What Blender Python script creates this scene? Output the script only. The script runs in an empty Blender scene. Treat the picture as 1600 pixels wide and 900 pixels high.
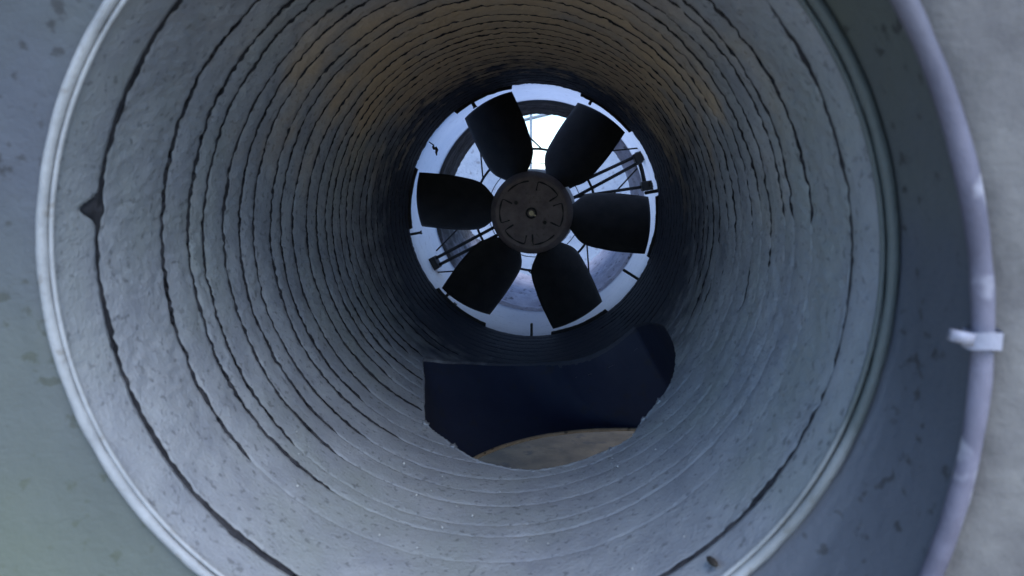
import bpy, bmesh, math, random
import numpy as np
from mathutils import Vector
R = math.radians
random.seed(4)
rng = np.random.default_rng(7)
scene = bpy.context.scene
col = scene.collection
AX = 0.80                      # height of the duct axis above the ground

# ------------------------------------------------------------------ camera
cam_d = bpy.data.cameras.new('camera')
cam = bpy.data.objects.new('camera', cam_d)
col.objects.link(cam)
cam.location = (0.0822, 0.0, AX + 0.0632)
cam.rotation_euler = (R(90 - 7.897), 0, R(4.206))
cam_d.sensor_width = 36
cam_d.lens = 1150 / 1600 * 36
cam_d.clip_start = 0.01
cam_d.clip_end = 2000
cam_d.dof.use_dof = True
cam_d.dof.focus_distance = 1.35
cam_d.dof.aperture_fstop = 7.0
scene.camera = cam

# ------------------------------------------------------------------ light
SUN_EL, SUN_AZ = 50.0, 150.0     # azimuth clockwise from +Y
world = bpy.data.worlds.new('World')
scene.world = world
world.use_nodes = True
wn = world.node_tree
bg = wn.nodes['Background']
sky = wn.nodes.new('ShaderNodeTexSky')
sky.sky_type = 'NISHITA'
sky.sun_disc = False
sky.sun_elevation = R(SUN_EL)
sky.sun_rotation = R(SUN_AZ)
sky.dust_density = 0.2
sky.ozone_density = 7.0
wn.links.new(sky.outputs[0], bg.inputs[0])
bg.inputs[1].default_value = 0.15
sd = bpy.data.lights.new('sun', 'SUN')
sd.energy = 1.1
sd.angle = R(50)
sd.color = (1.0, 0.97, 0.93)
sun = bpy.data.objects.new('sun', sd)
col.objects.link(sun)
az, el = R(SUN_AZ), R(SUN_EL)
to_sun = Vector((math.sin(az) * math.cos(el), math.cos(az) * math.cos(el), math.sin(el)))
sun.rotation_euler = (-to_sun).to_track_quat('-Z', 'Y').to_euler()
sun.location = to_sun * 20
vs = scene.view_settings
vs.view_transform = 'Standard'
vs.look = 'None'
vs.gamma = 1
vs.exposure = 1.3

# ------------------------------------------------------------------ helpers
def noise2(u, v, nu, seed):
    """value noise; u in 0..1 wraps with nu cells, v free"""
    r = np.random.default_rng(seed)
    T = r.random((nu, 512)) * 2 - 1
    u = np.mod(u, 1.0) * nu
    i = np.floor(u).astype(int); f = u - i
    j = np.floor(v).astype(int); g = v - j
    f = f * f * (3 - 2 * f); g = g * g * (3 - 2 * g)
    i0 = i % nu; i1 = (i + 1) % nu; j0 = j % 512; j1 = (j + 1) % 512
    return (T[i0, j0] * (1 - f) + T[i1, j0] * f) * (1 - g) + (T[i0, j1] * (1 - f) + T[i1, j1] * f) * g

def mesh_obj(name, verts, faces, mat, parent=None, smooth=True):
    me = bpy.data.meshes.new(name)
    verts = np.asarray(verts, dtype=np.float64)
    if isinstance(faces, np.ndarray):
        n, k = faces.shape
        me.vertices.add(len(verts)); me.vertices.foreach_set('co', verts.ravel())
        me.loops.add(n * k); me.loops.foreach_set('vertex_index', faces.ravel().astype(np.int32))
        me.polygons.add(n)
        me.polygons.foreach_set('loop_start', np.arange(0, n * k, k, dtype=np.int32))
        me.polygons.foreach_set('loop_total', np.full(n, k, dtype=np.int32))
        me.update(calc_edges=True)
    else:
        me.from_pydata([tuple(v) for v in verts], [], faces)
    if smooth:
        me.polygons.foreach_set('use_smooth', np.ones(len(me.polygons), dtype=bool))
    me.materials.append(mat)
    me.validate()
    me.update()
    o = bpy.data.objects.new(name, me)
    col.objects.link(o)
    if parent is not None:
        o.parent = parent
    return o

def bm_obj(name, bm, mat, parent=None, smooth=False):
    bmesh.ops.recalc_face_normals(bm, faces=bm.faces)
    me = bpy.data.meshes.new(name)
    bm.to_mesh(me); bm.free()
    if smooth:
        for p in me.polygons: p.use_smooth = True
    me.materials.append(mat)
    o = bpy.data.objects.new(name, me)
    col.objects.link(o)
    if parent is not None:
        o.parent = parent
    return o

def grid_faces(nr, nc, wrap=False):
    """row-major grid nr x nc; wrap joins last column to first"""
    a = np.arange(nr * nc).reshape(nr, nc)
    if wrap:
        b = np.roll(a, -1, axis=1)
        q = np.stack([a[:-1], b[:-1], b[1:], a[1:]], -1)
    else:
        q = np.stack([a[:-1, :-1], a[:-1, 1:], a[1:, 1:], a[1:, :-1]], -1)
    return q.reshape(-1, 4)

def empty(name, label, cat, loc=(0, 0, AX), group=None):
    o = bpy.data.objects.new(name, None)
    o.empty_display_size = 0.1
    col.objects.link(o)
    o.location = loc
    o['label'] = label; o['category'] = cat
    if group: o['group'] = group
    return o

def tag(o, label, cat, group=None):
    o['label'] = label; o['category'] = cat
    if group: o['group'] = group
    return o

def tube_path(bm, pts, rad, seg=10, closed=False, rads=None):
    pts = [Vector(p) for p in pts]
    n = len(pts); rings = []
    prev = None
    for i, p in enumerate(pts):
        a = pts[(i - 1) % n] if (closed or i > 0) else p
        b = pts[(i + 1) % n] if (closed or i < n - 1) else p
        t = (b - a).normalized()
        if prev is None:
            ref = Vector((0, 0, 1)) if abs(t.z) < .9 else Vector((1, 0, 0))
            nx = t.cross(ref).normalized()
        else:
            nx = (prev - t * prev.dot(t)).normalized()
        prev = nx
        ny = t.cross(nx)
        rr = rads[i] if rads is not None else rad
        rings.append([bm.verts.new(p + nx * (rr * math.cos(2 * math.pi * k / seg)) + ny * (rr * math.sin(2 * math.pi * k / seg))) for k in range(seg)])
    m = n if closed else n - 1
    for i in range(m):
        A, B = rings[i], rings[(i + 1) % n]
        for k in range(seg):
            try: bm.faces.new((A[k], A[(k + 1) % seg], B[(k + 1) % seg], B[k]))
            except ValueError: pass
    if not closed:
        bm.faces.new(rings[0]); bm.faces.new(rings[-1][::-1])

def circle_pts(r, y, n=128, cx=0, cz=0, jit=0, a0=0, a1=360):
    out = []
    full = (a1 - a0) >= 360
    for k in range(n):
        a = R(a0 + (a1 - a0) * k / (n if full else n - 1))
        q = r + (random.uniform(-jit, jit) if jit else 0)
        out.append((cx + q * math.cos(a), y, cz + q * math.sin(a)))
    return out

def box(bm, c, s, rot=None):
    """axis box at centre c with full sizes s, optional rotation about y (deg)"""
    g = bmesh.ops.create_cube(bm, size=1)
    for v in g['verts']:
        v.co = Vector((v.co.x * s[0], v.co.y * s[1], v.co.z * s[2]))
        if rot:
            a = R(rot); x, z = v.co.x, v.co.z
            v.co.x = x * math.cos(a) - z * math.sin(a); v.co.z = x * math.sin(a) + z * math.cos(a)
        v.co += Vector(c)
    return g['verts']

def surf_rev(name, prof, mat, parent, n=160, cx=0, cz=0, smooth=True):
    """surface of revolution about y from a list of (r, y)"""
    prof = np.array(prof, float)
    th = np.linspace(0, 2 * np.pi, n, endpoint=False)
    rr, tt = prof[:, 0][:, None], th[None, :]
    X = cx + rr * np.cos(tt); Z = cz + rr * np.sin(tt); Y = np.repeat(prof[:, 1][:, None], n, 1)
    V = np.stack([X, Y, Z], -1).reshape(-1, 3)
    return mesh_obj(name, V, grid_faces(len(prof), n, True), mat, parent, smooth)

# ------------------------------------------------------------------ materials
def material(name, c1, c2, rough=0.6, scale=12, metal=0.0, speck=None, speck_scale=60, speck_amt=0.3,
             bump=0.2, bump_scale=120, spec=0.5, c3=None, patch_scale=3.0, dist=0.004):
    m = bpy.data.materials.new(name)
    m.use_nodes = True
    nt = m.node_tree; N = nt.nodes; L = nt.links
    b = N['Principled BSDF']
    tc = N.new('ShaderNodeTexCoord')
    def tex(s, detail=6, rg=.6):
        t = N.new('ShaderNodeTexNoise'); t.inputs['Scale'].default_value = s
        t.inputs['Detail'].default_value = detail; t.inputs['Roughness'].default_value = rg
        L.new(tc.outputs['Object'], t.inputs['Vector']); return t
    def ramp(src, p0, p1):
        r = N.new('ShaderNodeMapRange'); r.inputs['From Min'].default_value = p0; r.inputs['From Max'].default_value = p1
        L.new(src, r.inputs['Value']); return r
    def mix(f, a, bb):
        x = N.new('ShaderNodeMix'); x.data_type = 'RGBA'
        if isinstance(f, float): x.inputs[0].default_value = f
        else: L.new(f, x.inputs[0])
        for s, v in ((6, a), (7, bb)):
            if isinstance(v, tuple): x.inputs[s].default_value = (*v, 1)
            else: L.new(v, x.inputs[s])
        return x.outputs[2]
    t1 = tex(scale)
    c = mix(ramp(t1.outputs['Fac'], .35, .65).outputs[0], c1, c2)
    if c3:
        t3 = tex(patch_scale, 4)
        c = mix(ramp(t3.outputs['Fac'], .5, .68).outputs[0], c, c3)
    if speck:
        t2 = tex(speck_scale, 3, .5)
        f = ramp(t2.outputs['Fac'], .60, .68)
        mm = N.new('ShaderNodeMath'); mm.operation = 'MULTIPLY'; mm.inputs[1].default_value = speck_amt
        L.new(f.outputs[0], mm.inputs[0])
        c = mix(mm.outputs[0], c, speck)
    L.new(c, b.inputs['Base Color'])
    t4 = tex(scale * 2.3)
    rr = N.new('ShaderNodeMapRange'); rr.inputs['To Min'].default_value = max(.05, rough - .12); rr.inputs['To Max'].default_value = min(1, rough + .12)
    L.new(t4.outputs['Fac'], rr.inputs['Value']); L.new(rr.outputs[0], b.inputs['Roughness'])
    b.inputs['Metallic'].default_value = metal
    b.inputs['Specular IOR Level'].default_value = spec
    if bump:
        tb = tex(bump_scale, 5, .65)
        bp = N.new('ShaderNodeBump'); bp.inputs['Strength'].default_value = bump; bp.inputs['Distance'].default_value = dist
        L.new(tb.outputs['Fac'], bp.inputs['Height']); L.new(bp.outputs[0], b.inputs['Normal'])
    return m

M = {}
def duct_material():
    m = material('weathered_duct', (.262, .28, .308), (.355, .375, .395), rough=.75, scale=16, speck=(.06, .06, .065), speck_scale=135, speck_amt=.45,
                 bump=.6, bump_scale=260, c3=(.29, .315, .31), patch_scale=5, spec=.25, dist=.003)
    # brown tint on the upper far half of the duct
    nt = m.node_tree; N = nt.nodes; L = nt.links
    b = N['Principled BSDF']
    src = b.inputs['Base Color'].links[0].from_socket
    tc = N.new('ShaderNodeTexCoord')
    nz = N.new('ShaderNodeTexNoise'); nz.inputs['Scale'].default_value = 9; nz.inputs['Detail'].default_value = 7
    L.new(tc.outputs['Object'], nz.inputs['Vector'])
    sp = N.new('ShaderNodeSeparateXYZ'); L.new(tc.outputs['Object'], sp.inputs[0])
    def mth(op, a, c):
        x = N.new('ShaderNodeMath'); x.operation = op
        for k, v in enumerate((a, c)):
            if isinstance(v, (int, float)): x.inputs[k].default_value = v
            else: L.new(v, x.inputs[k])
        return x.outputs[0]
    wob = mth('MULTIPLY', mth('SUBTRACT', nz.outputs['Fac'], .5), .5)
    def mr(v, a, c):
        x = N.new('ShaderNodeMapRange'); x.interpolation_type = 'SMOOTHSTEP'
        x.inputs['From Min'].default_value = a; x.inputs['From Max'].default_value = c
        L.new(v, x.inputs['Value']); return x.outputs[0]
    f = mth('MULTIPLY', mr(mth('ADD', sp.outputs['Z'], wob), .04, .26), mr(mth('ADD', sp.outputs['Y'], wob), .66, 1.05))
    f = mth('MULTIPLY', f, .95)
    # painted light falloff: navy tone deepening towards the fan and the lower right
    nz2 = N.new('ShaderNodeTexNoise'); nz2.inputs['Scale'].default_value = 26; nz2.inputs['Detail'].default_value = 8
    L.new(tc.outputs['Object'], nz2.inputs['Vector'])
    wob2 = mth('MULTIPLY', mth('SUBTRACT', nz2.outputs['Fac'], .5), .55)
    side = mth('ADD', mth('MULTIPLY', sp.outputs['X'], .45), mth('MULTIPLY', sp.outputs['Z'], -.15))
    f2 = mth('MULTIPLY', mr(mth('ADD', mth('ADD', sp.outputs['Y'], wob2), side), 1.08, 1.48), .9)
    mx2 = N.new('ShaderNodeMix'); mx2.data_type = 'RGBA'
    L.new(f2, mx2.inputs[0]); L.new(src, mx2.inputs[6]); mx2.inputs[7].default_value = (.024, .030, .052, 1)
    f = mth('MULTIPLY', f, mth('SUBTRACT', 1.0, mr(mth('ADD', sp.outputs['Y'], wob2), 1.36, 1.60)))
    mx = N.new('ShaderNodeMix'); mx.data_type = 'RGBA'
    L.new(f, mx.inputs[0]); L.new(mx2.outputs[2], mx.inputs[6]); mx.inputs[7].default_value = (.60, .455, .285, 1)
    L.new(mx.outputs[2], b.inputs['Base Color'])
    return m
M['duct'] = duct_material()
M['seam'] = material('black_tarry_seam', (.02, .021, .026), (.05, .05, .056), rough=.8, scale=80, bump=.5, bump_scale=200, spec=.2)
M['shell'] = material('galvanised_shell', (.25, .26, .27), (.32, .33, .34), rough=.5, metal=.4, scale=9)
M['bead'] = material('bare_metal_bead', (.28, .29, .295), (.38, .39, .39), rough=.5, metal=.0, scale=30, speck=(.2, .18, .15), speck_scale=80, speck_amt=.5, bump=.3)
M['cone'] = material('inlet_cone_coat', (.072, .082, .10), (.092, .102, .122), rough=.6, scale=6, c3=(.115, .13, .105), patch_scale=1.6, speck=(.03, .03, .03), speck_scale=75, speck_amt=.7, bump=.3, bump_scale=140)
M['ring'] = material('violet_grey_rubber', (.11, .105, .14), (.20, .19, .24), rough=.6, scale=20, speck=(.55, .54, .58), speck_scale=26, speck_amt=.5, bump=.3, bump_scale=60)
M['concrete'] = material('rough_concrete', (.125, .118, .115), (.22, .21, .195), rough=.9, scale=18, speck=(.10, .10, .09), speck_scale=60, speck_amt=.35, bump=.5, bump_scale=110, dist=.003)
M['branch'] = material('dark_branch_steel', (.008, .014, .040), (.013, .021, .052), rough=.75, scale=8, speck=(.02, .02, .02), speck_scale=40, speck_amt=.4, bump=.15, bump_scale=90)
M['black'] = material('black_plastic', (.014, .014, .015), (.024, .023, .024), rough=.5, scale=25, bump=.15, bump_scale=200, spec=.2)
M['hub'] = material('dusty_hub', (.16, .128, .130), (.22, .18, .175), rough=.75, scale=40, speck=(.09, .08, .07), speck_scale=120, speck_amt=.4, bump=.25, bump_scale=250, spec=.2)
M['white'] = material('white_housing', (.74, .76, .78), (.82, .83, .84), rough=.5, scale=10, speck=(.35, .36, .40), speck_scale=55, speck_amt=.5, bump=.1)
M['strap'] = material('pale_strap', (.26, .26, .31), (.36, .36, .42), rough=.6, scale=40, bump=.3)
M['pale'] = material('pale_motor_paint', (.66, .68, .70), (.75, .76, .77), rough=.45, scale=14, bump=.05)
M['iron'] = material('dark_iron', (.008, .008, .010), (.018, .017, .017), rough=.7, scale=30, bump=.2)
M['sleeve'] = material('grimy_sleeve', (.34, .32, .37), (.5, .48, .54), rough=.75, scale=22, speck=(.05, .045, .04), speck_scale=60, speck_amt=.7, bump=.5, bump_scale=90)
M['stucco'] = material('pale_stucco', (.25, .30, .40), (.34, .395, .50), rough=.9, scale=7, speck=(.15, .16, .20), speck_scale=34, speck_amt=.75, bump=.6, bump_scale=50, dist=.01)
M['paintframe'] = material('pale_frame', (.22, .26, .31), (.28, .32, .38), rough=.5, scale=12, bump=.05)
M['brass'] = material('dull_brass', (.28, .22, .14), (.4, .32, .2), rough=.5, metal=.6, scale=60)
M['earth'] = material('tan_earth', (.38, .28, .17), (.48, .36, .23), rough=.95, scale=9, speck=(.08, .065, .05), speck_scale=30, speck_amt=.7, bump=.8, bump_scale=40, dist=.02)
M['leaf'] = material('dead_leaf', (.03, .025, .02), (.05, .04, .03), rough=.8, scale=60)
M['shade_sheet'] = material('brown_shade_sheet', (.045, .034, .021), (.085, .064, .038), rough=.9, scale=14, speck=(.03, .025, .02), speck_scale=24, speck_amt=.8, bump=.5, bump_scale=60)
def translucent(m, f):
    nt = m.node_tree; N = nt.nodes; L = nt.links
    b = N['Principled BSDF']; o = N['Material Output']
    t = N.new('ShaderNodeBsdfTranslucent'); x = N.new('ShaderNodeMixShader'); x.inputs[0].default_value = f
    L.new(b.inputs['Base Color'].links[0].from_socket, t.inputs['Color'])
    L.new(b.outputs[0], x.inputs[1]); L.new(t.outputs[0], x.inputs[2]); L.new(x.outputs[0], o.inputs['Surface'])
M['fibre'] = material('white_fibreglass', (.60, .67, .80), (.67, .73, .85), rough=.5, scale=10, speck=(.40, .44, .55), speck_scale=70, speck_amt=.4, bump=.1)
translucent(M['fibre'], .45)
def side_tint(m, axis_lo, axis_hi, colour, amt, scale=12, wx=1.0, wz=.75):
    """a painted tint on one side (object X), with a ragged edge"""
    nt = m.node_tree; N = nt.nodes; L = nt.links
    b = N['Principled BSDF']; src = b.inputs['Base Color'].links[0].from_socket
    tc = N.new('ShaderNodeTexCoord'); sp = N.new('ShaderNodeSeparateXYZ'); L.new(tc.outputs['Object'], sp.inputs[0])
    nz = N.new('ShaderNodeTexNoise'); nz.inputs['Scale'].default_value = scale; nz.inputs['Detail'].default_value = 6
    L.new(tc.outputs['Object'], nz.inputs['Vector'])
    m1 = N.new('ShaderNodeMath'); m1.operation = 'MULTIPLY_ADD'; m1.inputs[1].default_value = .35
    L.new(nz.outputs['Fac'], m1.inputs[0])
    m0 = N.new('ShaderNodeMath'); m0.operation = 'MULTIPLY_ADD'; m0.inputs[1].default_value = wx; L.new(sp.outputs['X'], m0.inputs[0])
    m2 = N.new('ShaderNodeMath'); m2.operation = 'MULTIPLY'; m2.inputs[1].default_value = wz; L.new(sp.outputs['Z'], m2.inputs[0])
    L.new(m2.outputs[0], m0.inputs[2]); L.new(m0.outputs[0], m1.inputs[2])
    r = N.new('ShaderNodeMapRange'); r.inputs['From Min'].default_value = axis_lo; r.inputs['From Max'].default_value = axis_hi; r.inputs['To Max'].default_value = amt
    L.new(m1.outputs[0], r.inputs['Value'])
    x = N.new('ShaderNodeMix'); x.data_type = 'RGBA'; L.new(r.outputs[0], x.inputs[0]); L.new(src, x.inputs[6]); x.inputs[7].default_value = (*colour, 1)
    L.new(x.outputs[2], b.inputs['Base Color'])
side_tint(M['sleeve'], .10, .28, (.03, .027, .022), .95, 14, -.7, .9)  # painted shade: unlit upper left of the sleeve darkened in its colour
side_tint(M['cone'], .44, .72, (.15, .172, .105), .62, 5, -1.0, -.9)  # paler green tint towards the lower left
side_tint(M['bead'], .22, .36, (.075, .092, .088), .94)  # painted shade: less lit right and upper part of the bead darkened
side_tint(M['ring'], .26, .46, (.085, .083, .095), .85, 10, .15, 1.0)  # darker grey towards the top of the ring
side_tint(M['concrete'], .22, .46, (.085, .08, .082), .8, 6, .1, 1.0)  # darker towards the top of the collar
M['tan_edge'] = material('tan_rusty_edge', (.26, .20, .13), (.36, .29, .20), rough=.7, scale=60, speck=(.05, .04, .03), speck_scale=90, speck_amt=.9, bump=.3)
M['grit'] = material('pale_grit', (.4, .4, .38), (.6, .6, .58), rough=.8, scale=80)

# ------------------------------------------------------------------ ground
bm = bmesh.new()
n = 40
for sx in (-1, 1):
    pass
xs = [-600, -200, -60, -20, -8] + list(np.linspace(-4, 4, 41)) + [8, 20, 60, 200, 600]
ys = [-600, -200, -60, -20, -8] + list(np.linspace(-3, 5, 41)) + [9, 20, 60, 200, 600]
V = []
for y in ys:
    for x in xs:
        near = max(0, 1 - max(abs(x), abs(y)) / 8)
        V.append((x, y, near * random.uniform(-.012, .012)))
g = mesh_obj('ground', V, grid_faces(len(ys), len(xs)), M['earth'])
g['kind'] = 'structure'

# ------------------------------------------------------------------ duct
RD = 0.30
duct = empty('ventilation_duct', 'long ribbed round duct with crusty grey rings and a dark hole in its floor', 'duct')
HOLE = [(-124.78, 1.278), (-119.55, 1.169), (-113.15, 1.016), (-105.26, .976), (-97.32, .937), (-88.72, .913), (-82.2, .900), (-74.26, .896),
        (-66.1, .897), (-56.6, .897), (-52.1, .933), (-45.2, .956), (-40.3, .984), (-36.3, 1.048), (-34.5, 1.133), (-34.7, 1.244), (-37.9, 1.346),
        (-44.1, 1.428), (-53.4, 1.427), (-61.8, 1.431), (-72.2, 1.457), (-82.5, 1.485), (-95.0, 1.475), (-109.2, 1.417), (-117.5, 1.348)]
# densify the outline with a light smoothing, arclength in (r*theta, y)
hp = np.array([(R(a) * RD, y) for a, y in HOLE])
dense = []
for i in range(len(hp)):
    p0, p1, p2, p3 = hp[i - 1], hp[i], hp[(i + 1) % len(hp)], hp[(i + 2) % len(hp)]
    for k in range(8):
        t = k / 8
        cr = .5 * ((2 * p1) + (-p0 + p2) * t + (2 * p0 - 5 * p1 + 4 * p2 - p3) * t * t + (-p0 + 3 * p1 - 3 * p2 + p3) * t ** 3)
        ln = p1 * (1 - t) + p2 * t
        dense.append(.5 * cr + .5 * ln)
dense = np.array(dense)
dense += rng.normal(0, .0006, dense.shape)

def inside(px, py, poly):
    c = np.zeros(px.shape, bool)
    x0, y0 = poly[-1]
    for x1, y1 in poly:
        cond = ((y1 > py) != (y0 > py))
        with np.errstate(divide='ignore', invalid='ignore'):
            xi = (x0 - x1) * (py - y1) / (y0 - y1 + 1e-12) + x1
        c ^= cond & (px < xi)
        x0, y0 = x1, y1
    return c

GR = [.5177, .571, .668, .720, .749, .796, .835, .874, .925, .962, 1.006, 1.057, 1.10, 1.145, 1.180, 1.218, 1.255, 1.293, 1.343, 1.385,
      1.425, 1.465, 1.505, 1.545, 1.585, 1.622, 1.66, 1.695, 1.73, 1.765]
STR = [0, 1.7, .45, .8, .7, 1.0, .55, 1.0, 1.0, .6, 1.0, 1.0, .7, 1.0, .8, 1, .8, 1, 1, 1, 1, 1, 1, 1, 1, 1, 1, 1, 1, .3]
NA = 1200
th = np.linspace(0, 2 * np.pi, NA, endpoint=False)
u = th / (2 * np.pi)

def groove_y(i):
    if i == 0 or i == len(GR) - 1: return np.full(NA, GR[i])
    z = np.zeros(NA)
    w = .0030 if i > 1 else .0045
    return GR[i] + w * noise2(u, z + .5, 7, 100 + i) + .0005 * noise2(u, z + .5, 31, 200 + i) + .0005 * noise2(u, z + .5, 190, 300 + i)

GY = [groove_y(i) for i in range(len(GR))]
GW, GD = [], []
deg = np.degrees(th)
dbot = np.abs((deg - 270 + 180) % 360 - 180)
for i in range(len(GR)):
    z = np.zeros(NA) + .5
    rag = .75 + .45 * noise2(u, z, 70, 400 + i) + .4 * noise2(u, z, 330, 450 + i)
    far = max(0, (GR[i] - .9) / .85)
    w = (.0036 + .0028 * min(1, far)) * rag
    if i == 1: w = .0054 * (.8 + .35 * noise2(u, z, 50, 3) + .2 * noise2(u, z, 220, 5))
    w = np.clip(w, .0012, .012)
    d = .016 * STR[i] * (.8 + .35 * noise2(u, z, 40, 500 + i))
    # the floor of the duct is silted up and its grooves nearly filled
    right_ = np.clip(np.cos(th) * 1.6, 0, 1)
    silt = np.clip((dbot - 30 - 14 * noise2(u, z, 9, 60 + i) - 32 * right_ * (GR[i] < 1.3)) / 36, .10, 1)
    if i == 1: silt = np.clip((dbot - 5) / 40, .42, 1) * (1 - .35 * np.clip(np.cos(th - R(-45)) * 1.5 - .4, 0, 1))
    # worn, nearly flush seams on the right-hand wall close to the mouth
    dr = np.abs((deg - 0 + 180) % 360 - 180)
    if 1 < i < 12: silt = silt * np.clip(.35 + (dr - 5) / 70, .35, 1)
    if i == 1:
        dn = np.abs((deg - 171 + 180) % 360 - 180)
        w = w + .003 * np.exp(-(dn / 1.6) ** 2); d = d + .012 * np.exp(-(dn / 1.5) ** 2)
    GW.append(w); GD.append(np.clip(d, 0, .03) * silt)

def rough_disp(uu, yy):
    d = .0011 * noise2(uu, yy * 14 + 3, 26, 11) + .0007 * noise2(uu, yy * 45 + 9, 90, 12)
    d += .0009 * noise2(uu, yy * 150 + 5, 300, 13)
    # crumbs and pits
    p = noise2(uu, yy * 110 + 2, 200, 14)
    d += .0022 * np.clip(p - .62, 0, 1) - .0026 * np.clip(-p - .62, 0, 1)
    p2 = noise2(uu, yy * 60 + 2, 120, 15)
    d -= .004 * np.clip(p2 - .70, 0, 1)
    return d          # positive = outward pit when subtracted below

UU = np.repeat(u[None, :], 1, 0)
for i in range(len(GR) - 1):
    width = GR[i + 1] - GR[i]
    m = max(14, int(width / .0035))
    s = np.linspace(0, 1, m)
    t = .5 - .5 * np.cos(np.pi * s)          # rows crowd towards the seams
    t = .55 * t + .45 * s
    Yg = GY[i][None] * (1 - t[:, None]) + GY[i + 1][None] * t[:, None]
    U = np.repeat(u[None], m, 0)
    da = Yg - GY[i][None]; db = GY[i + 1][None] - Yg
    def dip(dist, w, d):
        q = np.clip(dist / w, 0, 1); q = q * q * (3 - 2 * q)
        return d * (1 - q)
    # the crust on each ring stands a little proud and leans: a lip at its far edge
    pil = .0016 * np.sin(np.pi * t)[:, None] + .0016 * t[:, None] * (STR[i + 1] if i + 1 < len(STR) else 1)
    notch = np.exp(-np.abs((deg - 171.3) / 1.5) ** 2.2) if i == 0 else np.zeros(NA)
    off = dip(da, GW[i][None], GD[i][None]) + dip(db, (GW[i + 1] + .019 * notch)[None], (GD[i + 1] + .008 * notch)[None])
    lipn = .0014 * np.exp(-((da - GW[i][None]) / .003) ** 2) * np.clip(noise2(U, Yg * 0 + .5, 180, 700 + i), 0, 1)
    rdm = rough_disp(U, Yg)
    wr = .0 if i == 0 else 1.0
    smooth_ = np.clip((dbot - 25) / 45, .35, 1)[None]
    rad = RD + off - pil * smooth_ - lipn * smooth_ - rdm * (.45 if i == 0 else 1.0) * smooth_
    # far end: its darkness is shade painted in the duct material
    X = rad * np.cos(th)[None]; Z = rad * np.sin(th)[None]
    V = np.stack([X, Yg, Z], -1).reshape(-1, 3)
    F = grid_faces(m, NA, True)
    cy = Yg.reshape(-1)[F].mean(1)
    ct = np.repeat(th[None], m, 0).reshape(-1)[F]
    ct = np.where(np.ptp(ct, axis=1) > 3, 0, ct.mean(1))
    ct = np.where(ct > np.pi / 2, ct - 2 * np.pi, ct)
    keep = ~inside(ct * RD, cy, dense)
    F = F[keep]
    used = np.unique(F); mp = np.full(len(V), -1); mp[used] = np.arange(len(used))
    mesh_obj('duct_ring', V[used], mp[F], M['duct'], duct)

# tarry seam in every groove
for i in range(1, len(GR) - 1):
    if STR[i] < .3: continue
    rows = []
    vis = np.clip(GD[i] / (.016 * max(.5, STR[i])), 0, 1.3)          # where silt covers the groove the seam dips under it
    sink = .005 * np.clip((.26 - vis) / .16, 0, 1)
    ww = GW[i] * (.22 + .83 * np.clip(vis, 0, 1)) * (.6 + .4 * min(1, STR[i]))
    if STR[i] < .9:      # half-closed seams: broken rows of crumbs
        ww = ww * np.clip(.55 + 1.3 * noise2(u, u * 0 + .5, 210, 990 + i) + .5 * noise2(u, u * 0 + .5, 60, 1020 + i), .05, 1.5)
    for (f, dr_) in ((-1.05, .0035), (-.6, -.0022), (0, -.0004), (.55, -.0012), (.95, -.0010), (1.2, .004)):
        n_ = .0007 * noise2(u, u * 0 + .5 + f, 300, 900 + i)
        yy_ = GY[i] + f * ww + (-.016 * max(0, -f) * np.exp(-np.abs((deg - 171.3) / 1.5) ** 1.5) * (i == 1)) + (.0018 * noise2(u, u * 0 + .5, 420, 950 + i) * f + .0013 * noise2(u, u * 0 + .5, 260, 970 + i + int(f * 10)))
        rr_ = RD + dr_ + sink + n_ - rough_disp(u, yy_) * np.clip((dbot - 25) / 45, .35, 1)
        rows.append(np.stack([rr_ * np.cos(th), yy_, rr_ * np.sin(th)], -1))
    V = np.array(rows).reshape(-1, 3)
    F = grid_faces(len(rows), NA, True)
    cy = V[:, 1][F].mean(1)
    ct = np.repeat(th[None], len(rows), 0).reshape(-1)[F]
    ct = np.where(np.ptp(ct, axis=1) > 3, 0, ct.mean(1)); ct = np.where(ct > np.pi / 2, ct - 2 * np.pi, ct)
    F = F[~inside(ct * RD, cy, dense)]
    mesh_obj('seam', V, F, M['seam'], duct)

# outer casing with the same hole
ysh = np.linspace(.52, 1.775, 90); nsh = 240
tsh = np.linspace(0, 2 * np.pi, nsh, endpoint=False)
rs = RD + .036
V = np.stack([np.repeat((rs * np.cos(tsh))[None], 90, 0), np.repeat(ysh[:, None], nsh, 1), np.repeat((rs * np.sin(tsh))[None], 90, 0)], -1).reshape(-1, 3)
F = grid_faces(90, nsh, True)
cen = V[F].mean(1)
ct = np.arctan2(cen[:, 2], cen[:, 0]); ct = np.where(ct > np.pi / 2, ct - 2 * np.pi, ct)
F = F[~inside(ct * RD, cen[:, 1], dense)]
mesh_obj('outer_casing', V, F, M['shell'], duct)

# cut edge of the hole: a raw strip that follows the outline
nd = len(dense)
cn = dense.mean(0)
dirp = dense - cn; dirp /= np.linalg.norm(dirp, axis=1)[:, None]
rows = []
prof = [(.0045, .0020), (.0038, -.0008), (.0012, -.0010), (-.0006, -.0002), (-.0006, .014)]
for (o, dr_) in prof:
    q = dense + dirp * o
    a = q[:, 0] / RD; rr = RD + dr_ + rng.normal(0, .0004, nd)
    rows.append(np.stack([rr * np.cos(a), q[:, 1], rr * np.sin(a)], -1))
mesh_obj('cut_edge', np.array(rows).reshape(-1, 3), grid_faces(len(prof), nd, True), M['duct'], duct)

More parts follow.
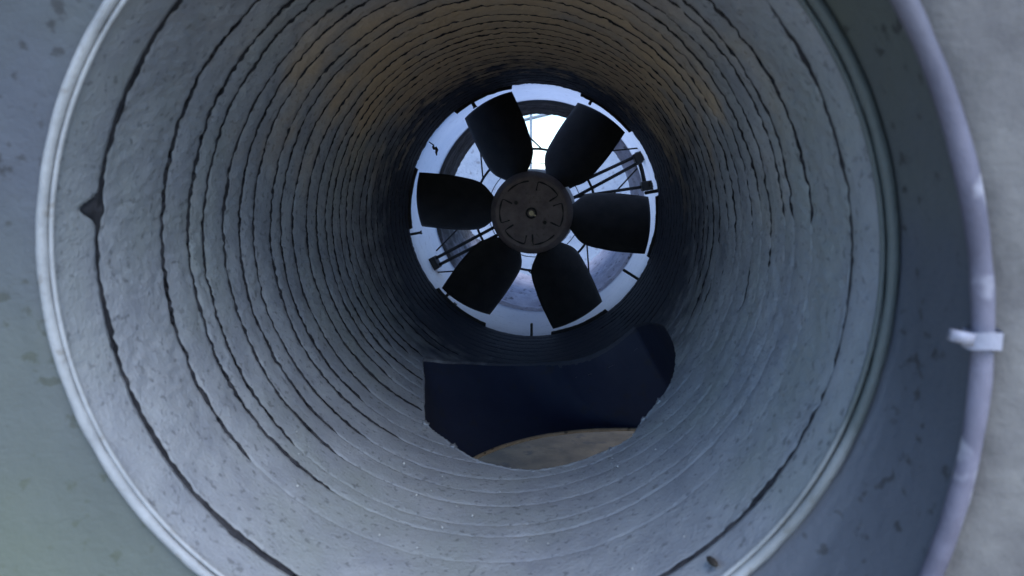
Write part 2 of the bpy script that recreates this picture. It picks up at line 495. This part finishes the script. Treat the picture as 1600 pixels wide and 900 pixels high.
# branch: a flared spout from the hole down to a round mouth
cx, cyy, cz, cr = .216, 1.0705, -.4068, .325
a = dense[:, 0] / RD
top = np.stack([(RD + .004) * np.cos(a), dense[:, 1], (RD + .004) * np.sin(a)], -1)
c3 = top.mean(0)
azm = np.unwrap(np.arctan2(top[:, 1] - c3[1], top[:, 0] - c3[0]))
tot = azm[-1] - azm[0]
bot = np.stack([cx + cr * np.cos(azm), cyy + cr * np.sin(azm), np.full(nd, cz)], -1)
K = 14
rows = []
for k in range(K):
    t = k / (K - 1)
    rows.append(top * (1 - t) + bot * t + (np.array([0, 0, -.03]) * math.sin(math.pi * t)))
mesh_obj('branch_spout', np.array(rows).reshape(-1, 3), grid_faces(K, nd, True), M['branch'], duct)
bm = bmesh.new()
tube_path(bm, [(p[0], p[1], p[2] + random.uniform(-.0004, .0004)) for p in bot[::2]], .0035, 8, closed=True)
bm_obj('spout_bead', bm, M['tan_edge'], duct, True)
# burrs on the cut edge
for (ang, y, s_) in ((-112.9, 1.010, .013), (-103.5, .964, .012), (-46.5, .950, .012), (-52.0, .932, .008), (-82, .897, .006), (-62, .896, .008)):
    bm = bmesh.new()
    bmesh.ops.create_icosphere(bm, subdivisions=2, radius=s_ * .5)
    for v in bm.verts:
        q = v.co * (1 + .45 * math.sin(v.co.x * 900 + ang) * math.cos(v.co.z * 700))
        v.co = Vector((q.x * .8, q.y * 1.5, q.z * .55))
        v.co.z += max(0, -v.co.y) ** 2 * 40
    tv = R(ang + 90)
    for v in bm.verts:
        x, z = v.co.x, v.co.z
        v.co = Vector((x * math.cos(tv) - z * math.sin(tv) + RD * math.cos(R(ang)), v.co.y + y, x * math.sin(tv) + z * math.cos(tv) + RD * math.sin(R(ang))))
    bm_obj('burr', bm, M['duct'], duct, True)

# rolled double bead round the mouth
def wavy_ring(name, r, y, rad, mat, parent, seed, amp=.0007, n=360, cx=0, cz=0, chip=.12):
    bm = bmesh.new()
    uu = np.arange(n) / n
    w = noise2(uu, uu * 0 + .5, 14, seed) * amp
    q = noise2(uu, uu * 0 + .5, 150, seed + 1)
    rads = rad * (1 + chip * q)
    tube_path(bm, [(cx + (r + w[k]) * math.cos(2 * math.pi * k / n), y + w[k] * .5, cz + (r + w[k]) * math.sin(2 * math.pi * k / n)) for k in range(n)],
              rad, 12, closed=True, rads=list(rads))
    return bm_obj(name, bm, mat, parent, True)
wavy_ring('rim_bead', .3040, .5150, .0041, M['bead'], duct, 31)
wavy_ring('rim_wire', .2978, .5165, .0019, M['bead'], duct, 35, chip=.05)

# stepped collar at the far end, thicker over the blade tips
BL0 = -6.5
nst = 720
tha = np.linspace(0, 2 * np.pi, nst, endpoint=False)
lip = np.full(nst, .3015)
for k in range(6):
    dd = np.abs((np.degrees(tha) - (BL0 + 60 * k) + 180) % 360 - 180)
    lip = np.where(dd < 14.5, .2925, lip)
lip = lip + .0008 * noise2(tha / (2 * np.pi), tha * 0 + .5, 90, 77) + .0007 * noise2(tha / (2 * np.pi), tha * 0 + .5, 240, 78)
rows = []
for (dy, rr) in ((0, None), (.008, None), (.0081, .34)):
    q = lip if rr is None else np.full(nst, rr)
    rows.append(np.stack([q * np.cos(tha), np.full(nst, 1.762 + dy), q * np.sin(tha)], -1))
rows.insert(0, np.stack([.312 * np.cos(tha), np.full(nst, 1.762), .312 * np.sin(tha)], -1))
mesh_obj('end_collar', np.array(rows).reshape(-1, 3), grid_faces(4, nst, True), M['iron'], duct, False)

# saddles that carry the duct
for y in (.66, 1.62):
    bm = bmesh.new()
    for sx in (-1, 1):
        box(bm, (sx * .28, y, -.5), (.05, .05, .6))
    box(bm, (0, y, -.785), (.72, .09, .03))
    tube_path(bm, circle_pts(.342, y, 30, a0=200, a1=340), .012, 8)
    bm_obj('saddle', bm, M['iron'], duct)

# ------------------------------------------------------------------ inlet cone and mounting flange
inlet = empty('inlet_cone', 'smooth wide grey inlet cone flaring round the near mouth of the duct', 'inlet cone')
nc = 420
tc_ = np.linspace(0, 2 * np.pi, nc, endpoint=False)
FX, FZ, FR, FY = -.0964, -.0457, .4150, .430
p0 = np.stack([.3085 * np.cos(tc_), np.full(nc, .516), .3085 * np.sin(tc_)], -1)
p1 = np.stack([FX + FR * np.cos(tc_), np.full(nc, FY), FZ + FR * np.sin(tc_)], -1)
rows = []
K = 40
for k in range(K):
    t = k / (K - 1)
    q = p0 * (1 - t) + p1 * t
    q[:, 1] += .014 * math.sin(math.pi * t)
    q[:, 1] += .0012 * noise2(tc_ / (2 * np.pi), tc_ * 0 + t * 6, 24, 91) + .0006 * noise2(tc_ / (2 * np.pi), tc_ * 0 + t * 20, 90, 92)
    rows.append(q)
mesh_obj('cone_wall', np.array(rows).reshape(-1, 3), grid_faces(K, nc, True), M['cone'], inlet)
wavy_ring('rim_gasket', FR, FY - .002, .0059, M['ring'], inlet, 41, amp=.001, cx=FX, cz=FZ, chip=.10)
# strap tied round the gasket
bm = bmesh.new()
aa = R(3.2)
ccx, ccz = FX + FR * math.cos(aa), FZ + FR * math.sin(aa)
for (dz, rr, ln) in ((0, .0102, .0105),):
    pts = []
    for k in range(20):
        b = 2 * math.pi * k / 20
        pts.append((ccx + math.cos(b) * .0100, FY - .002 + math.sin(b) * .0100, ccz + .0006 * math.sin(3 * b)))
    prev = None
    ring_in, ring_out = [], []
    for p in pts:
        ring_in.append(bm.verts.new((p[0], p[1], p[2] - .005)))
        ring_out.append(bm.verts.new((p[0], p[1], p[2] + .005)))
    for k in range(20):
        bm.faces.new((ring_in[k], ring_in[(k + 1) % 20], ring_out[(k + 1) % 20], ring_out[k]))
v = box(bm, (ccx - .0135, FY - .006, ccz + .0015), (.012, .006, .0065), rot=-12)
bm_obj('tie_strap', bm, M['strap'], inlet, True)

flange = empty('concrete_collar', 'rough pale grey concrete collar outside the violet rim at the right edge', 'collar')
nf = 240
tf = np.linspace(0, 2 * np.pi, nf, endpoint=False)
rows = []
for k, (rr, yy) in enumerate([(FR + .004, .50), (FR + .004, FY + .012), (FR + .009, FY + .006)] + [(FR + .009 + .0155 * j, FY + .004) for j in range(1, 12)] + [(FR + .18, FY + .1)]):
    q = np.stack([FX + rr * np.cos(tf), np.full(nf, yy), FZ + rr * np.sin(tf)], -1)
    q[:, 1] += .0012 * noise2(tf / (2 * np.pi), tf * 0 + k * .7, 60, 55) + .0008 * noise2(tf / (2 * np.pi), tf * 0 + k, 180, 56)
    rows.append(q)
mesh_obj('collar_face', np.array(rows).reshape(-1, 3), grid_faces(len(rows), nf, True), M['concrete'], flange)
for sx in (-.38, .2):
    bm = bmesh.new()
    box(bm, (sx, FY + .07, -.62), (.10, .10, .36))
    bm_obj('pedestal', bm, M['concrete'], flange)

# ------------------------------------------------------------------ axial fan
fan = empty('axial_fan', 'black six-bladed axial fan with a round hub filling the far end of the duct', 'fan', (0, 0, AX))
# housing: one translucent white fibreglass ring between two steel flanges
surf_rev('housing_ring', [(.3065, 1.771), (.3065, 1.86), (.3065, 1.98), (.3065, 2.160)], M['fibre'], fan, 240)
surf_rev('housing_flange', [(.308, 1.778), (.345, 1.778), (.345, 1.786), (.308, 1.786), (.308, 1.778)], M['shell'], fan, 160, smooth=False)
surf_rev('housing_flange', [(.308, 2.146), (.345, 2.146), (.345, 2.154), (.308, 2.154), (.308, 2.146)], M['shell'], fan, 160, smooth=False)
# hub cap with its pressed outlines
nr_, na_ = 70, 360
rr = np.linspace(0.0001, .098, nr_); ta = np.linspace(0, 2 * np.pi, na_, endpoint=False)
RR, TT = np.meshgrid(rr, ta, indexing='ij')
H = np.zeros_like(RR)
H += np.where(RR > .080, ((RR - .080) / .018) ** 2.4 * .022, 0)
def gro(dist, w=.0011): return np.exp(-(dist / w) ** 2)
G = np.zeros_like(RR)
for (hx, hz, hr) in ((-.036, .024, .0042), (.032, -.022, .0042)):
    G = np.maximum(G, 1.8 * np.exp(-(((RR * np.cos(TT) - hx) ** 2 + (RR * np.sin(TT) - hz) ** 2) / hr ** 2) ** 2))
H += .004 * G
H += .0015 * np.exp(-((RR - .0105) / .0022) ** 2) * 2
H -= .0020 * np.exp(-((RR - .084) / .004) ** 2)
H -= .0012 * np.exp(-(((np.abs(((np.degrees(TT) - 26 + 30) % 60) - 30)) * np.pi / 180 * RR) / .006) ** 4) * (RR > .03) * (RR < .076)
H += .0004 * noise2(TT / (2 * np.pi), RR * 300, 60, 88)
H = H - .004 * np.cos(RR / .098 * np.pi / 2)
V = np.stack([RR * np.cos(TT), 1.738 + H, RR * np.sin(TT)], -1).reshape(-1, 3)
cap = mesh_obj('hub', V, grid_faces(nr_, na_, True), M['hub'], fan)
surf_rev('hub_drum', [(.098, 1.760), (.0985, 1.80), (.0985, 1.85), (.02, 1.85)], M['black'], fan, 120)
def hub_y(r_): return 1.738 - .004 * math.cos(r_ / .098 * math.pi / 2) - .0006
for k in range(6):
    a0, a1 = 60 * k + 34 + random.uniform(-1, 1), 60 * k + 78 + random.uniform(-1, 1)
    path = []
    if k != 1: path += [(.050 + .0035 * t, a0) for t in range(0, 7)]
    path += [(.0745, a0 + (a1 - a0) * t) for t in np.linspace(0.03, .97, 16)]
    if k % 3 != 1: path += [(.0715 - .0045 * t, a1) for t in range(0, 5)]
    bm = bmesh.new()
    tube_path(bm, [(r_ * math.cos(R(a_)), hub_y(r_), r_ * math.sin(R(a_))) for r_, a_ in path], .0011, 6, rads=[.0017 + .0006 * math.sin(7 * q) for q in range(len(path))])
    bm_obj('hub_groove', bm, M['iron'], cap, True)
for (hx, hz) in ((-.036, .024), (.032, -.022)):
    bm = bmesh.new(); tube_path(bm, [(hx, 1.7335, hz), (hx, 1.742, hz)], .0042, 12)
    bm_obj('hub_hole', bm, M['iron'], cap)
bm = bmesh.new(); tube_path(bm, circle_pts(.0112, 1.7325, 24), .0022, 8, closed=True)
bm_obj('shaft_collar', bm, M['iron'], cap, True)
bm = bmesh.new()
tube_path(bm, [(.001, 1.724, 0), (.001, 1.745, 0)], .0062, 12)
box(bm, (.0075, 1.730, -.0045), (.008, .006, .004), rot=-35)
bm_obj('shaft_bolt', bm, M['brass'], cap)

# blades
rt = [.084, .096, .106, .117, .128, .142, .160, .185, .215, .25, .2855]
ccw = [13, 17, 19.8, 22.2, 24.0, 24.6, 23.4, 21.0, 18.6, 16.0, 13.9]
cw = [11, 15.5, 18.8, 21.6, 23.6, 24.4, 23.2, 20.8, 18.4, 15.6, 13.3]
NS, NC = 44, 17
def blade_mesh():
    s = np.linspace(0, 1, NS)
    s = rt[0] + (rt[-1] - rt[0]) * s
    up = np.interp(s, rt, ccw); dn = np.interp(s, rt, cw)
    V = []
    for side in (1, -1):
        for i in range(NS):
            for j in range(NC):
                f = j / (NC - 1)
                ang = R(-dn[i] + (up[i] + dn[i]) * f)
                r_ = s[i]
                v = ang * r_
                tp = math.tan(R(43 - 10 * (r_ - .07) / .215))
                thick = .0042 * (max(0, 1 - abs(2 * f - 1) ** 3)) ** .5 * (1 if i < NS - 1 else .4)
                camb = -.009 * (1 - (2 * f - 1) ** 2)
                y = 1.802 + v * tp + camb + side * thick
                V.append((r_ * math.cos(ang), y, r_ * math.sin(ang)))
    F = []
    n0 = NS * NC
    for i in range(NS - 1):
        for j in range(NC - 1):
            a = i * NC + j
            F.append((a, a + 1, a + NC + 1, a + NC))
            F.append((n0 + a, n0 + a + NC, n0 + a + NC + 1, n0 + a + 1))
    for i in range(NS - 1):
        for j in (0, NC - 1):
            a = i * NC + j
            F.append((a, a + NC, n0 + a + NC, n0 + a) if j == 0 else (a, n0 + a, n0 + a + NC, a + NC))
    for j in range(NC - 1):
        for i in (0, NS - 1):
            a = i * NC + j
            F.append((a, n0 + a, n0 + a + 1, a + 1) if i == 0 else (a, a + 1, n0 + a + 1, n0 + a))
    return V, F
bv, bf = blade_mesh()
b0 = None
for k in range(6):
    if b0 is None:
        b0 = mesh_obj('blade', bv, bf, M['black'], fan); o = b0
    else:
        o = b0.copy(); col.objects.link(o); o.parent = fan
    # rotation about +y: positive angle (ccw seen from the camera) is -rot_y
    o.rotation_euler = (0, -R(BL0 + 60 * k + (0, .5, -.6, .3, -.2, .4)[k]), 0)

# motor and its carrier
surf_rev('motor', [(.02, 1.86), (.104, 1.865), (.106, 1.88), (.106, 2.02), (.09, 2.05), (.001, 2.052)], M['pale'], fan, 100)
YB = 1.93
for (r_, w_) in ((.158, .0032), (.122, .0011)):
    bm = bmesh.new(); tube_path(bm, circle_pts(r_, YB, 120), w_, 8, closed=True)
    bm_obj('guard_ring', bm, M['iron'], fan, True)
struts = [((.085, .058), (.262, .140), .0045), ((.085, .024), (.275, .127), .0045), ((.10, .034), (.285, .062), .0042),
          ((-.085, -.033), (-.275, -.134), .0045), ((-.085, -.058), (-.268, -.152), .0045)]
for (p, q, w_) in struts:
    bm = bmesh.new(); tube_path(bm, [(p[0], YB, p[1]), (q[0], YB, q[1])], w_, 10)
    bm_obj('strut', bm, M['iron'], fan, True)
wires = [((.205, .044), (.263, .108)), ((-.198, -.044), (-.262, -.108)), ((-.150, .245), (-.136, .080)), ((.136, -.080), (.150, -.245)),
         ((-.075, .245), (.018, .157)), ((.075, -.245), (-.018, -.157)), ((.19, .152), (.275, .160)), ((-.19, -.160), (-.270, -.166))]
for (p, q) in wires:
    bm = bmesh.new(); tube_path(bm, [(p[0], YB + .003, p[1]), (q[0], YB + .003, q[1])], .0021, 7)
    bm_obj('guard_wire', bm, M['iron'], fan, True)
for (x, z, a_, s) in ((.272, .139, 27, (.042, .05, .026)), (.290, .064, 10, (.034, .05, .024)), (-.275, -.145, 28, (.04, .05, .034))):
    bm = bmesh.new(); vv = box(bm, (x, YB, z), s, rot=a_)
    bmesh.ops.bevel(bm, geom=bm.edges[:], offset=.002, segments=1, affect='EDGES')
    box(bm, (x * 1.03, YB - .02, z * 1.03), (.012, .03, .012), rot=a_)
    bm_obj('bracket', bm, M['iron'], fan)
bm = bmesh.new(); tube_path(bm, [(.262, YB + .03, .150), (.277, YB + .03, .104), (.290, YB + .03, .052)], .0055, 8)
bm_obj('bracket_bar', bm, M['iron'], fan, True)
# clips on the joint between duct and housing
for (a_, ln, w_) in ((118.7, .022, .008), (62.1, .020, .007), (-169.7, .030, .006), (-135.7, .018, .007), (-130, .012, .006), (-90, .034, .006), (-31.8, .046, .0065), (9.9, .034, .008), (-15.4, .012, .006)):
    bm = bmesh.new()
    rm = .304 - ln / 2
    box(bm, (rm * math.cos(R(a_)), 1.772, rm * math.sin(R(a_))), (ln, .012, w_), rot=a_)
    bmesh.ops.bevel(bm, geom=bm.edges[:], offset=.0015, segments=1, affect='EDGES')
    bm_obj('clip', bm, M['iron'], fan)

# ------------------------------------------------------------------ outlet sleeve behind the fan
outlet = empty('outlet_sleeve', 'short grimy brown ridged sleeve seen between the blades behind the fan', 'sleeve')
no = 300
to = np.linspace(0, 2 * np.pi, no, endpoint=False)
rows = [np.stack([.335 * np.cos(to), np.full(no, 2.161), .335 * np.sin(to)], -1)]
for k in range(60):
    # the sleeve is cut on the slant: short on top, long along its floor
    y = 2.161 + (.15 + .50 * np.clip((-np.sin(to) + .15) / .7, 0, 1)) * k / 59
    base = .303 - .018 * np.clip((y - 2.161) / .08, 0, 1)
    rr = base - .005 * (.5 + .5 * np.cos(2 * np.pi * (y - 2.161) / .062)) + .002 * noise2(to / (2 * np.pi), to * 0 + k * .6, 80, 65) + .0014 * noise2(to / (2 * np.pi), to * 0 + k * .9, 220, 66)
    rows.append(np.stack([rr * np.cos(to), y, rr * np.sin(to)], -1))
mesh_obj('sleeve_wall', np.array(rows).reshape(-1, 3), grid_faces(len(rows), no, True), M['sleeve'], outlet)

# ------------------------------------------------------------------ wall behind with a bright opening
wall = empty('stucco_wall', 'pale speckled stucco wall seen through the fan with a bright opening in it', 'wall', (0, 0, AX))
bm = bmesh.new()
YW = 4.0
wx0, wx1, wz0, wz1 = -.30, .24, .13, .62
for (a0, a1, z0, z1) in ((-3, 3, -.85, wz0), (-3, 3, wz1, 1.9), (-3, wx0, wz0, wz1), (wx1, 3, wz0, wz1)):
    box(bm, ((a0 + a1) / 2, YW + .1, (z0 + z1) / 2), (a1 - a0, .2, z1 - z0))
bmesh.ops.remove_doubles(bm, verts=bm.verts, dist=1e-5)
bm_obj('wall_body', bm, M['stucco'], wall)
bm = bmesh.new()
for (c, s) in (((-.03, YW + .03, wz0 + .012), (.535, .03, .022)), ((-.03, YW + .03, wz1 - .012), (.535, .03, .022)), ((wx0 + .012, YW + .03, .375), (.022, .03, .44)), ((wx1 - .012, YW + .03, .375), (.022, .03, .44))):
    box(bm, c, s)
bm_obj('window_frame', bm, M['paintframe'], wall)
bm = bmesh.new(); box(bm, (-.112, YW + .03, .30), (.014, .02, .30))
bm_obj('glazing_bar', bm, M['paintframe'], wall)
bm = bmesh.new(); tube_path(bm, [(-.285, YW + .06, .385), (.08, YW + .06, .47)], .009, 8)
bm_obj('diagonal_bar', bm, M['paintframe'], wall)

# ------------------------------------------------------------------ litter
bm = bmesh.new()
pts = [(-.2395, 1.778, .1610), (-.2400, 1.775, .1570), (-.2370, 1.770, .1520), (-.2335, 1.772, .1535), (-.2310, 1.775, .1490), (-.2330, 1.778, .1430), (-.2325, 1.78, .1360)]
pts = [(-.2515, 1.782, .1690)] + pts
pts = [(p[0], p[1] + .012, p[2] + AX) for p in pts]
tube_path(bm, pts, .003, 6, rads=[.0012, .0018, .0030, .0036, .0045, .0040, .0028, .0012])
o = bm_obj('dried_leaf', bm, M['leaf'], None, True)
tag(o, 'dark curled dead leaf stuck on the white ring at its upper left', 'leaf')

# dark sheet added under the spout, its colour standing for shaded ground
bm = bmesh.new()
box(bm, (.25, 2.35, .011), (1.7, 2.6, .018))
bmesh.ops.bevel(bm, geom=bm.edges[:], offset=.004, segments=1, affect='EDGES')
o = bm_obj('shade_sheet', bm, M['shade_sheet'])
tag(o, 'stained brown sheet added to darken the ground as if in shade under the hole in the duct floor', 'shade_sheet')

def on_duct(ang, y, lift=0):
    return ((RD - lift) * math.cos(R(ang)), y, AX + (RD - lift) * math.sin(R(ang)))
bm = bmesh.new()
p, q = on_duct(-48.8, .545, .0055), on_duct(-47.9, .527, .0055)
tube_path(bm, [tuple(p[k] * (1 - t) + q[k] * t for k in range(3)) for t in (0, .2, .5, .8, 1)], .002, 8, rads=[.0012, .0026, .003, .0024, .0008])
o = bm_obj('seed_husk', bm, M['leaf'], None, True)
tag(o, 'dark seed husk lying on the duct floor beside the near rim at lower right', 'seed')
bm = bmesh.new()
for k in range(26):
    a_ = random.gauss(-92, 24); y_ = random.uniform(.53, .88)
    r_ = random.uniform(.0006, .0016)
    g_ = bmesh.ops.create_icosphere(bm, subdivisions=1, radius=r_)
    c_ = Vector(on_duct(a_, y_, .0028))
    for v in g_['verts']: v.co = v.co * random.uniform(.6, 1.2) + c_
o = bm_obj('grit', bm, M['grit'])
o['kind'] = 'stuff'
